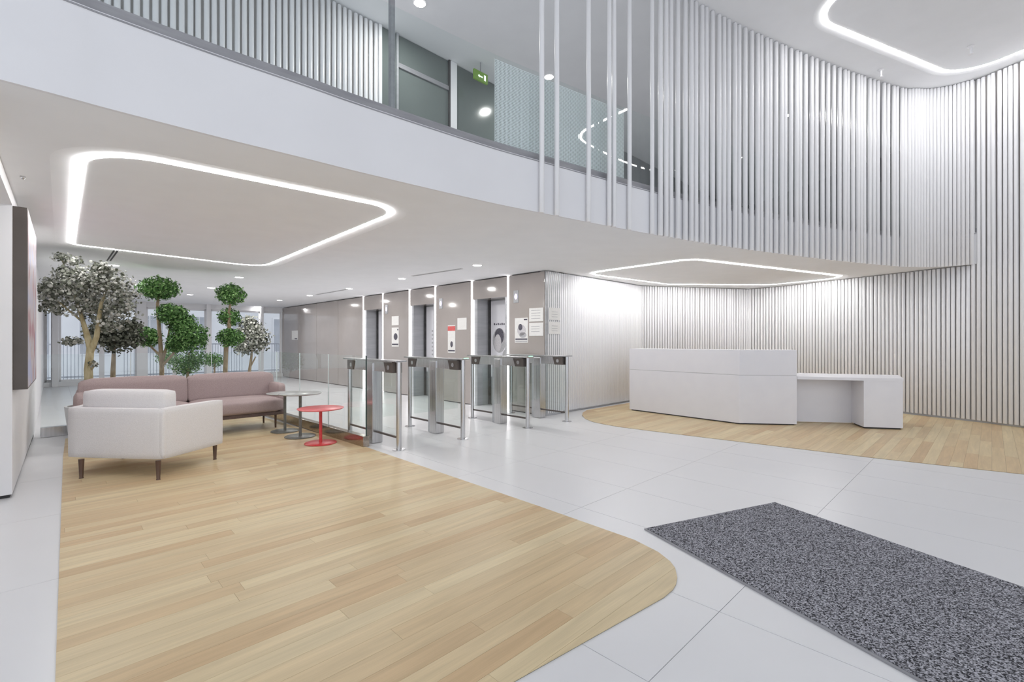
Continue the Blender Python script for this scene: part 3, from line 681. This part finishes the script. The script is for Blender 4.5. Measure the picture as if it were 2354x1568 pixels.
# portrait printed on the nearest lift door
def door_poster(i, label, full):
    a, b = T[i], T[i+1]; half = (b-a-.32)/2; P = W0+uL*(a+.15)+nL*.332; L = 2*half-.02
    t = thing('lift_poster', V3(P+uL*L/2, .9), label, 'poster')
    bm = nb(); box(bm, P, uL, L, nL, .004, .55, 2.05); obj('sheet', bm, M['desk'], t)
    def D(u, z, ru, rz, m, o_=.003):
        bm = nb(); N = 24; bm.faces.new([bm.verts.new(V3(P+uL*(L*(1-u)+ru*math.cos(2*math.pi*k/N))-nL*o_, z+rz*math.sin(2*math.pi*k/N))) for k in range(N)]); obj('print', bm, M[m], t)
    if full:
        D(.36, 1.27, .19, .24, 'inkg'); D(.36, 1.35, .13, .16, 'ink', .004); D(.30, 1.22, .10, .17, 'skin', .005); D(.62, .95, .09, .14, 'inkg', .004)
        for k in range(6):
            bm = nb(); box(bm, P+uL*(L*.42+k*.055)-nL*.002, uL, .035, nL, .002, 1.57, 1.60+.01*(k % 2)); obj('print', bm, M['ink'], t)
    else:
        for k in range(9):
            bm = nb(); box(bm, P+uL*(L*.6)-nL*.002, uL, .05, nL, .002, .75+.09*k, .79+.09*k); obj('print', bm, M['inkg'], t)
    bm = nb(); z = 1.90
    box(bm, P+uL*(L*.12)-nL*.002, uL, .16, nL, .002, z+.05, z+.075); box(bm, P+uL*(L*.12)-nL*.002, uL, .16, nL, .002, z-.03, z+.0); box(bm, P+uL*(L*.12+.13)-nL*.002, uL, .03, nL, .002, z-.03, z+.075)
    obj('print', bm, M['ink'], t)
door_poster(0, 'full height portrait print on the nearest lift doors', True)
door_poster(2, 'white print with a text column on the middle lift doors', False)
door_poster(4, 'white print with a text column on the farthest lift doors', False)
for x, y, s_, lb in ((1187, 682, 1.0, 'lit lift indicator right of the nearest lift'), (1014, 698, 1.0, 'lit lift indicator right of the middle lift'), (889, 711, 1.0, 'lit lift indicator right of the farthest lift')):
    a = on_lift(x); z = zl(x, y); P = W0+uL*(a-.06)-nL*.012
    t = thing('lift_indicator', V3(P, z-.1), lb, 'indicator')
    bm = nb(); box(bm, P, uL, .12, nL, .012, z-.11, z+.11, .002); obj('plate', bm, M['jamb'], t)
    bm = nb(); N = 16; bm.faces.new([bm.verts.new(V3(P+uL*(.06+.035*math.cos(2*math.pi*k/N))-nL*.002, z+.05*math.sin(2*math.pi*k/N))) for k in range(N)]); obj('lamp', bm, M['violet'], t)
# faint sheets on the rod wall beside the lifts
for (xa, xb, ya, yb, lb) in ((1258, 1284, 708, 736, 'upper white sheet taped to the rods beside the lifts'), (1258, 1284, 740, 768, 'lower white sheet taped to the rods beside the lifts')):
    a, b = on(xa, W0, CN), on(xb, W0, CN); ur = (CN-W0).normalized(); nr = Vector((ur.y, -ur.x)); ym = (a.y+b.y)/2
    z1, z0 = CH+(HZ-ya)/F*ym, CH+(HZ-yb)/F*ym
    t = thing('wall_notice', V3(a, z0), lb, 'notice')
    bm = nb(); box(bm, a+nr*.03, ur, (b-a).length, nr, .003, z0, z1); obj('sheet', bm, M['paper'], t)
    for k in range(3):
        bm = nb(); box(bm, a+nr*.0335+ur*.08, ur, (b-a).length*.5, nr, .001, z0+(z1-z0)*(.25+.2*k), z0+(z1-z0)*(.28+.2*k)); obj('print', bm, M['inkg'], t)

# ------------------------------------------------------------------ low ceiling fittings
for (x, y), lb in zip([(1097, 609), (924, 640), (803, 663), (712, 679), (643, 690), (599, 705), (550, 637), (485, 661), (437, 677), (261, 609)],
    ['largest low ceiling downlight, above the nearest lift', 'second downlight along the lift wall, above the middle lift', 'third downlight along the lift wall', 'fourth downlight along the lift wall', 'fifth downlight along the lift wall, near the taupe wall end',
     'farthest downlight, beside the far windows', 'downlight above the right topiary', 'downlight between the two topiaries', 'downlight right of the left topiary', 'downlight above the big grey leaved tree']):
    downlight(GC(x, y), ZC, lb)
def vent(p, q, label):
    a, b = GC(*p), GC(*q); u = (b-a).normalized(); v = Vector((-u.y, u.x)); L = (b-a).length
    t = thing('ceiling_vent', V3(a, ZC-.01), label, 'vent')
    for k in (0, 1):
        bm = nb(); box(bm, a+v*(.035*k), u, L, v, .018, ZC-.003, ZC-.001); obj('slot', bm, M['dark'], t)
    bm = nb(); box(bm, a-v*.012, u, L, v, .01, ZC-.005, ZC-.001); box(bm, a+v*.055, u, L, v, .01, ZC-.005, ZC-.001); box(bm, a+v*.022, u, L, v, .008, ZC-.005, ZC-.001); obj('frame', bm, M['white'], t)
vent((945, 634), (1058, 617), 'linear slot vent above the turnstiles')
vent((725, 677), (795, 665), 'linear slot vent before the far part of the lift wall')
vent((272, 577), (255, 600), 'linear slot vent above the big grey leaved tree')
for x, y, lb in ((2232, 118, 'small sprinkler inside the high ceiling ring'), (2025, 172, 'small sprinkler below the high ceiling ring')):
    p = GC(x, y-12, ZH); bm = nb(); lathe(bm, p, [(.04, ZH), (.04, ZH-.01), (.014, ZH-.02), (.014, ZH-.10), (.028, ZH-.11), (.028, ZH-.115)], 16); obj('sprinkler_head', bm, M['white'], label=lb, category='sprinkler', smooth=True)

# ------------------------------------------------------------------ reception desk
desk = thing('reception_desk', V3((4.0, 7.4), 0), 'faceted white reception desk with a tall front and a lower side counter', 'desk')
P1, P2, P3 = G(1447, 943.5), G(1700, 976.5), G(1832, 979)
tall = [P1, P2, P3, Vector((4.42, 7.42)), Vector((3.72, 7.52)), Vector((2.52, 8.86))]
def inset(poly, d):
    c = sum(poly, Vector((0, 0)))/len(poly); return [c+(p-c)*(1-d/(p-c).length) for p in poly]
bm = nb(); prism(bm, inset(tall, .04), .006, .03); obj('plinth', bm, M['dark'], desk)
bm = nb(); prism(bm, tall, .025, .742); bmesh.ops.bevel(bm, geom=[e for e in bm.edges if abs((e.verts[0].co-e.verts[1].co).z) > .3], offset=.004, segments=2, affect='EDGES'); obj('front', bm, M['desk'], desk)
bm = nb(); prism(bm, inset(tall, .008), .742, .748); obj('joint', bm, M['jamb'], desk)
bm = nb(); prism(bm, tall, .748, 1.12); obj('upstand', bm, M['desk'], desk)
bm = nb(); prism(bm, [P3+Vector((.004, .0)), Vector((5.02, 6.68)), Vector((5.50, 6.58)), Vector((5.98, 7.25)), Vector((5.2, 7.55)), Vector((4.75, 7.75)), Vector((4.43, 7.43))], .69, .73); obj('side_counter', bm, M['desk'], desk)
ped = [Vector((5.02, 6.685)), Vector((5.495, 6.585)), Vector((5.95, 7.22)), Vector((5.5, 7.4)), Vector((5.13, 7.08))]
bm = nb(); prism(bm, ped, .03, .69); obj('pedestal', bm, M['desk'], desk)
bm = nb(); prism(bm, inset(ped, .035), .006, .03); obj('plinth', bm, M['dark'], desk)
bm = nb(); prism(bm, [Vector((4.34, 7.21)), Vector((5.14, 7.08)), Vector((5.16, 7.13)), Vector((4.36, 7.26))], .02, .69); obj('modesty_panel', bm, M['desk'], desk)

# ------------------------------------------------------------------ entrance mat
ml, ms = Vector((.405, -.914)).normalized(), Vector((.914, .405)).normalized()
m0 = G(1481, 1218); mt = thing('entrance_mat', V3(m0+ml*2+ms*.63, 0), 'long speckled dark grey entrance mat on the tiles', 'mat')
bm = nb(); box(bm, m0+ml*.012+ms*.012, ml, 4.6, ms, 1.236, .001, .014); obj('pile', bm, M['mat'], mt)
bm = nb(); q = [m0, m0+ml*4.62, m0+ml*4.62+ms*1.26, m0+ms*1.26]; qi = [m0+(ml+ms)*.013, m0+ml*4.607+ms*.013, m0+ml*4.607+ms*1.247, m0+ml*.013+ms*1.247]
prism(bm, q, .0005, .009, holes=(qi,)); obj('rubber_edge', bm, M['railgrey'], mt)

# ------------------------------------------------------------------ lounge glass screen
gs = thing('glass_screen', V3(E0, 0), 'low frameless glass screen in a steel base around the lounge', 'partition')
def gpanel(P, Q, cuts, basem):
    u = (Q-P).normalized(); v = Vector((-u.y, u.x)); L = (Q-P).length
    bm = nb(); box(bm, P-v*.04, u, L, v, .08, .004, .13, .003); obj('base_rail', bm, basem, gs)
    c = [0]+cuts+[L]
    for a, b in zip(c, c[1:]):
        bm = nb(); box(bm, P-v*.007+u*(a+.004), u, b-a-.008, v, .014, .125, 1.08); obj('pane', bm, M['glass'], gs)
        bm = nb(); box(bm, P-v*.007+u*(a-.003), u, .006, v, .014, .13, 1.08); obj('pane_edge', bm, M['green_tint'] if a == 0 and P is E0 else M['glass_edge'], gs)
gpanel(E0, E1, [(on(x, E0, E1)-E0).length for x in (755, 689, 636)], M['steel_base'])
gpanel(E1, E2, [(on(486, E1, E2)-E1).length, (on(300, E1, E2)-E1).length], M['steel'])

# ------------------------------------------------------------------ turnstiles
uT = (Vector((-.873, .894))).normalized(); vT = Vector((uT.y, -uT.x)); vT = vT if vT.x > 0 else -vT     # vT points to the right hand unit
TS = [G(917, 1034), G(1064, 1009), G(1213, 984), G(1303, 969)]
lbl = ['turnstile nearest the lounge glass screen', 'second turnstile from the lounge glass screen', 'third turnstile from the lounge glass screen', 'turnstile farthest right, beside the rod wall']
for i, P in enumerate(TS):
    L = 1.25; t = thing('turnstile', V3(P+uT*L/2, 0), 'brushed steel '+lbl[i], 'turnstile', 'turnstile row before the lifts')
    for s_ in (0, L):
        bm = nb(); p = P+uT*s_; tube(bm, [V3(p, .008), V3(p, 1.01)], .03, 20); obj('post', bm, M['steel'], t, smooth=True)
        bm = nb(); lathe(bm, p, [(.075, 0), (.075, .006), (.035, .01), (.033, .012)], 24); obj('foot_plate', bm, M['steel'], t, smooth=True)
    bm = nb(); box(bm, P-uT*.05-vT*.075, uT, L+.1, vT, .15, 1.012, 1.032, .005); obj('top_plate', bm, M['steel'], t)
    bm = nb(); q0 = P+uT*.04; b2 = []
    for s_, z in ((.02, 1.01), (L-.1, 1.01), (L-.14, .89), (.10, .89)): b2.append((s_, z))
    for side in (-.06, .06): pass
    va = [bm.verts.new(V3(q0+uT*s_-vT*.055, z)) for s_, z in b2]; vb = [bm.verts.new(V3(q0+uT*s_+vT*.055, z)) for s_, z in b2]
    bm.faces.new(va); bm.faces.new(vb)
    for k in range(4): bm.faces.new((va[k], va[(k+1) % 4], vb[(k+1) % 4], vb[k]))
    obj('housing', bm, M['steel'], t)
    for s0, s1, s2, s3 in ((.035, .24, .20, .035), (L-.05, L-.26, L-.22, L-.05)):
        bm = nb(); pts_ = [(s0, 1.005), (s1, 1.005), (s2, .885), (s3, .885)]
        va = [bm.verts.new(V3(P+uT*s_-vT*.062, z)) for s_, z in pts_]; vb = [bm.verts.new(V3(P+uT*s_+vT*.062, z)) for s_, z in pts_]
        bm.faces.new(va); bm.faces.new(vb)
        for k in range(4): bm.faces.new((va[k], va[(k+1) % 4], vb[(k+1) % 4], vb[k]))
        rd = obj('card_reader', bm, M['tvside'], t)
        bm = nb(); c = P+uT*((s0+s1)/2)-vT*.064; N = 14
        bm.faces.new([bm.verts.new(V3(c+uT*.028*math.cos(2*math.pi*k/N), .945+.028*math.sin(2*math.pi*k/N))) for k in range(N)]); obj('reader_symbol', bm, M['steel'], rd)
    bm = nb(); box(bm, P+uT*.50-vT*.07, uT, .15, vT, .14, .002, .99, .012); obj('pillar', bm, M['steel'], t)
    bm = nb(); box(bm, P+uT*.66-vT*.05, uT, .05, vT, .10, .002, .95, .01); obj('pillar_cover', bm, M['jamb'], t)
    bm = nb(); box(bm, P+uT*.03-vT*.012, uT, L-.06, vT, .024, .128, .15, .003); obj('kick_rail', bm, M['tvside'], t)
    for a, b in ((.035, .495), (.72, L-.035)):
        bm = nb(); box(bm, P+uT*a-vT*.004, uT, b-a, vT, .008, .16, .885); obj('pane', bm, M['glasss'], t)
    if i in (1, 2, 3):
        bm = nb(); box(bm, P+uT*.57-vT*.36, uT, .01, vT, .29, .30, .86, .002); obj('gate_wing', bm, M['glasss'], t)
    if i in (0, 1, 2):
        bm = nb(); box(bm, P+uT*.57+vT*.07, uT, .01, vT, .29, .30, .86, .002); obj('gate_wing', bm, M['glasss'], t)
    if i in (1, 2):
        bm = nb(); box(bm, P-uT*.047+vT*.0, uT, .03, vT, .06, 1.033, 1.037); obj('status_lamp', bm, M['greenled'], t)

# ------------------------------------------------------------------ sofa
zf = .006
u, v = A.copy(), -B
SB = Vector((-5.40, 5.80)); L = 2.26
sofa = thing('sofa', V3(SB+u*L/2+v*.4, zf), 'long mauve upholstered sofa with its back to the plants', 'sofa')
bm = nb(); box(bm, SB+u*.04+v*.06, u, L-.08, v, .70, .20, .245, .006); obj('base_frame', bm, M['seam'], sofa)
bm = nb(); soft(bm, SB, u, L, v, .10, .22, .66, .03, .006); obj('back_shell', bm, M['sofa'], sofa, smooth='all')
for k in (0, 1):
    w_ = (L-.16)/2
    bm = nb(); soft(bm, SB+u*(.07+k*(w_+.01))+v*.13, u, w_, v, .66, .245, .435, .05, .022); obj('seat_cushion', bm, M['sofa'], sofa, smooth='all')
    bm = nb(); soft(bm, SB+u*(.03+k*(L/2-.02))+v*.055, u, L/2-.045, v, .17, .40, .775, .05, .02, tilt=-.05); obj('back_cushion', bm, M['sofa'], sofa, smooth='all')
for k in (0, 1):
    bm = nb(); soft(bm, SB+u*(-.02 if k == 0 else L-.10)+v*.06, u, .12, v, .52, .22, .62, .035, .012); obj('armrest', bm, M['sofa'], sofa, smooth='all')
for a in (.16, L-.16):
    for d in (.14, .68):
        p = SB+u*a+v*d; bm = nb(); tube(bm, [V3(p, zf), V3(p+u*.0, .20)], [.012, .017], 12); obj('leg', bm, M['walnut'], sofa, smooth=True)
# ------------------------------------------------------------------ armchair
CL, CC, CR = Vector((-4.14, 4.36)), Vector((-3.18, 4.27)), Vector((-3.05, 4.95))
u = (CC-CL).normalized(); v = Vector((-u.y, u.x)); L = (CC-CL).length
ac = thing('armchair', V3(CL+u*L/2+v*.35, zf), 'off-white wool armchair seen from behind, nearest the left wall', 'armchair')
bm = nb(); soft(bm, CL, u, L, v, .075, .17, .632, .014, .002); obj('back_shell', bm, M['chair'], ac, smooth='all')
sd = (CR-CC).normalized(); sn = Vector((-sd.y, sd.x))
bm = nb(); soft(bm, CC-sn*.0+sd*.0, sd, (CR-CC).length, sn, .075, .172, .637, .014, .002); obj('armrest', bm, M['chair'], ac, smooth='all')
sdl = Vector((-sd.x, sd.y)); 
bm = nb(); soft(bm, CL+v*.01, sdl, .68, Vector((sdl.y, -sdl.x)), .075, .172, .637, .014, .002); obj('armrest', bm, M['chair'], ac, smooth='all')
bm = nb(); prism(bm, [CL+u*.04+v*.05, CC-u*.04+v*.05, CR-u*.02-v*.06, CL+v*.66], .175, .235); obj('base_frame', bm, M['chair'], ac)
bm = nb(); soft(bm, CL+u*.05+v*.09, u, L-.15, v, .64, .235, .43, .045, .015); obj('seat_cushion', bm, M['chair'], ac, smooth='all')
bm = nb(); soft(bm, CL+u*.05+v*.085, u, L-.13, v, .17, .36, .785, .03, .008); obj('back_cushion', bm, M['chair'], ac, smooth='all')
for p in (G(187, 1101), G(364, 1104.5), G(494, 1057.5), Vector((-4.12, 4.97))):
    bm = nb(); tube(bm, [V3(p, zf), V3(p, .01+zf), V3(p, .18)], [.018, .014, .022], 14); obj('leg', bm, M['walnut'], ac, smooth=True)

# ------------------------------------------------------------------ side tables
def table(p, zt, rt, rb, mt_, mb_, label):
    t = thing('side_table', V3(p, zf), label, 'table')
    bm = nb(); lathe(bm, p, [(rb-.01, zf), (rb, zf+.002), (rb, zf+.008), (rb-.006, zf+.012), (.024, zf+.014)], 40); obj('base', bm, mb_, t, smooth=True)
    bm = nb(); tube(bm, [V3(p, zf+.012), V3(p, zt-.012)], .018, 16); obj('column', bm, mb_, t, smooth=True)
    bm = nb(); lathe(bm, p, [(.05, zt-.018), (rt-.012, zt-.014), (rt, zt-.006), (rt, zt-.002), (rt-.004, zt)], 48); obj('tabletop', bm, mt_, t, smooth=True)
table(Vector((-3.145, 6.49)), .54, .235, .18, M['greentop'], M['green'], 'olive grey round side table touching the sofa')
table(Vector((-2.77, 6.13)), .575, .262, .19, M['greentop'], M['green'], 'olive grey round side table between the sofa table and the red table')
table(Vector((-2.34, 5.73)), .438, .268, .185, M['redtop'], M['red'], 'low coral red round side table')

# ------------------------------------------------------------------ plants
def leafball(bm, c, r, nl, size, sq=1.0, rough=.38, rnd=True, sx=1.0):
    for _ in range(nl):
        d = Vector((random.gauss(0, 1), random.gauss(0, 1), random.gauss(0, 1))).normalized(); rr = r*(random.random()**.35)*(1+random.uniform(-rough, rough))
        p = Vector(c)+Vector((d.x*rr*sx, d.y*rr*sx, d.z*rr*sq)); n_ = (d+Vector((random.gauss(0, .7), random.gauss(0, .7), random.gauss(0, .7)))).normalized()
        a = n_.orthogonal().normalized(); a.rotate(Matrix.Rotation(random.uniform(0, 6.28), 3, n_)) ; b = n_.cross(a); s = size*random.uniform(.6, 1.25)
        dd = (Vector((p.x, p.y))-K).dot(nJ)
        if dd < .05: p.x += nJ.x*(.06-dd); p.y += nJ.y*(.06-dd)
        if p.z > ZC-.015: p.z = ZC-.015-random.random()*.05
        if rnd: pts_ = [(math.cos(k*math.pi/3)*s*.5, math.sin(k*math.pi/3)*s*.5) for k in range(6)]
        else: pts_ = [(-s*.6, 0), (0, s*.3), (s*.6, 0), (0, -s*.3)]
        bm.faces.new([bm.verts.new(p+a*x+b*y+n_*(.12*s if k % 2 else 0)) for k, (x, y) in enumerate(pts_)])
def pos(x, y, Y): return Vector(((x-1177)/F*Y, Y, CH+(HZ-y)/F*Y))
def plant(name, Y, base, trunks, balls, leaf, mleaf, mtrunk, label, nl, rnd, pot=.24, h=.42):
    bx = (base-1177)/F*Y; t = thing(name, (bx, Y, 0), label, 'tree')
    bm = nb(); lathe(bm, (bx, Y), [(pot*.8, 0), (pot*.82, .01), (pot, h), (pot-.03, h), (pot-.03, h-.03)], 28); pt = obj('pot', bm, M['pot'], t, smooth=True)
    bm = nb(); lathe(bm, (bx, Y), [(pot-.035, h-.04), (pot-.035, h-.03)], 20); obj('soil', bm, M['soil'], pt)
    for pth in trunks:
        pts_ = [pos(x, y, Y+dy) for x, y, dy, r in pth]; rad = [r for *_, r in pth]
        bm = nb(); tube(bm, pts_, rad, 10); obj('trunk' if pth is trunks[0] else 'branch', bm, mtrunk, t, smooth=True)
    for x, y, r, sq, dy in balls:
        c = pos(x, y, Y+dy); rw = r/F*Y; bm = nb(); leafball(bm, c, rw, int(nl*(r/40)**2*(1 if rnd else 1.25)), leaf, sq, rough=.38 if rnd else .16, rnd=rnd); obj('foliage', bm, mleaf, t, kind='stuff')
yb = lambda Y, z: HZ+F*(CH-z)/Y
plant('potted_tree', 6.12, 205, [[(207, yb(6.12, .39), 0, .05), (203, 850, 0, .045), (208, 800, 0, .04), (197, 760, 0, .03), (185, 720, 0, .02), (165, 660, 0, .012), (140, 590, -.05, .006)],
      [(208, 810, 0, .035), (222, 775, 0, .03), (232, 700, 0, .02), (250, 650, 0, .01)], [(205, 790, 0, .02), (190, 740, .05, .015), (130, 690, 0, .008)], [(210, 850, 0, .012), (222, 835, 0, .006)]],
      [(195, 655, 46, .8, -.1), (150, 665, 42, .8, 0), (245, 650, 42, .8, 0), (115, 668, 28, .9, 0), (125, 705, 30, .7, .1), (285, 680, 28, 1, .05), (215, 705, 45, .6, .1), (278, 715, 30, .8, .1), (155, 625, 26, .6, -.1), (235, 618, 24, .6, -.1), (140, 590, 16, .7, -.15), (170, 600, 16, .7, -.15), (165, 785, 20, .5, .1), (216, 838, 9, 1, 0), (255, 745, 28, .6, .1)],
      .038, M['leaf_grey'], M['trunkp'], 'tall grey leaved tree with a forked pale trunk, nearest the left wall', 560, True)
plant('potted_tree', 6.95, 258, [[(258, yb(6.95, .39), 0, .035), (260, 850, 0, .03), (262, 800, 0, .022), (268, 760, 0, .012)]],
      [(262, 775, 44, .75, 0), (230, 765, 28, .8, 0), (295, 780, 28, .8, 0), (300, 750, 22, .8, 0), (235, 735, 20, .8, 0)], .045, M['leaf_dark'], M['trunk'], 'small dark leaved tree just right of the pale forked trunk', 800, True, .2)
plant('topiary_tree', 7.55, 370, [[(372, yb(7.55, .39), 0, .035), (372, 840, 0, .032), (368, 780, 0, .028), (364, 730, 0, .025), (362, 700, 0, .022), (366, 670, 0, .012)],
      [(373, 830, 0, .025), (385, 790, .05, .02), (392, 740, 0, .012)], [(371, 820, 0, .018), (350, 800, 0, .015), (338, 780, 0, .01)], [(374, 840, 0, .02), (410, 800, 0, .018), (430, 780, 0, .01)]],
      [(366, 663, 39, .68, 0), (395, 722, 32, .75, 0), (338, 775, 29, .78, 0), (420, 745, 30, .9, .1), (437, 775, 38, .95, .05), (408, 790, 24, .9, 0)], .044, M['leaf_green'], M['trunk'], 'left topiary tree with round leaf balls and a top ball near the ceiling', 2000, False, .24)
plant('leafy_shrub', 8.1, 432, [[(430, yb(8.1, .39), 0, .025), (432, 850, 0, .02), (435, 810, 0, .012)]],
      [(428, 838, 32, .75, 0), (455, 825, 22, .9, 0), (385, 822, 24, .8, .2)], .036, M['leaf_green'], M['trunk'], 'low green leafy shrub behind the glass under the left topiary', 1500, False, .2)
plant('topiary_tree', 8.0, 519, [[(519, yb(8.0, .39), 0, .04), (518, 850, 0, .036), (520, 800, 0, .034), (527, 750, 0, .03), (527, 715, 0, .022), (531, 690, 0, .012)]],
      [(531, 677, 30, .8, 0), (527, 730, 24, .85, .1), (530, 776, 28, .75, -.05)], .044, M['leaf_green'], M['trunk'], 'right topiary tree with three stacked leaf balls on one trunk', 2200, False, .24)
plant('topiary_shrub', 9.0, 493, [[(493, yb(9.0, .39), 0, .02), (493, 855, 0, .016), (493, 835, 0, .012)]],
      [(493, 828, 20, .85, 0)], .036, M['leaf_green'], M['trunk'], 'small ball shrub left of the right topiary trunk', 2400, False, .2)
plant('potted_tree', 9.4, 572, [[(572, yb(9.4, .39), 0, .04), (574, 850, 0, .03), (578, 820, 0, .022), (580, 780, 0, .012)], [(572, 850, 0, .018), (588, 820, 0, .012)]],
      [(575, 755, 26, .9, 0), (582, 780, 34, .8, 0), (562, 800, 22, .7, 0), (600, 785, 18, 1.2, 0), (570, 740, 18, .8, 0)], .045, M['leaf_grey'], M['trunk'], 'grey leaved tree right of the right topiary', 1200, True, .22)
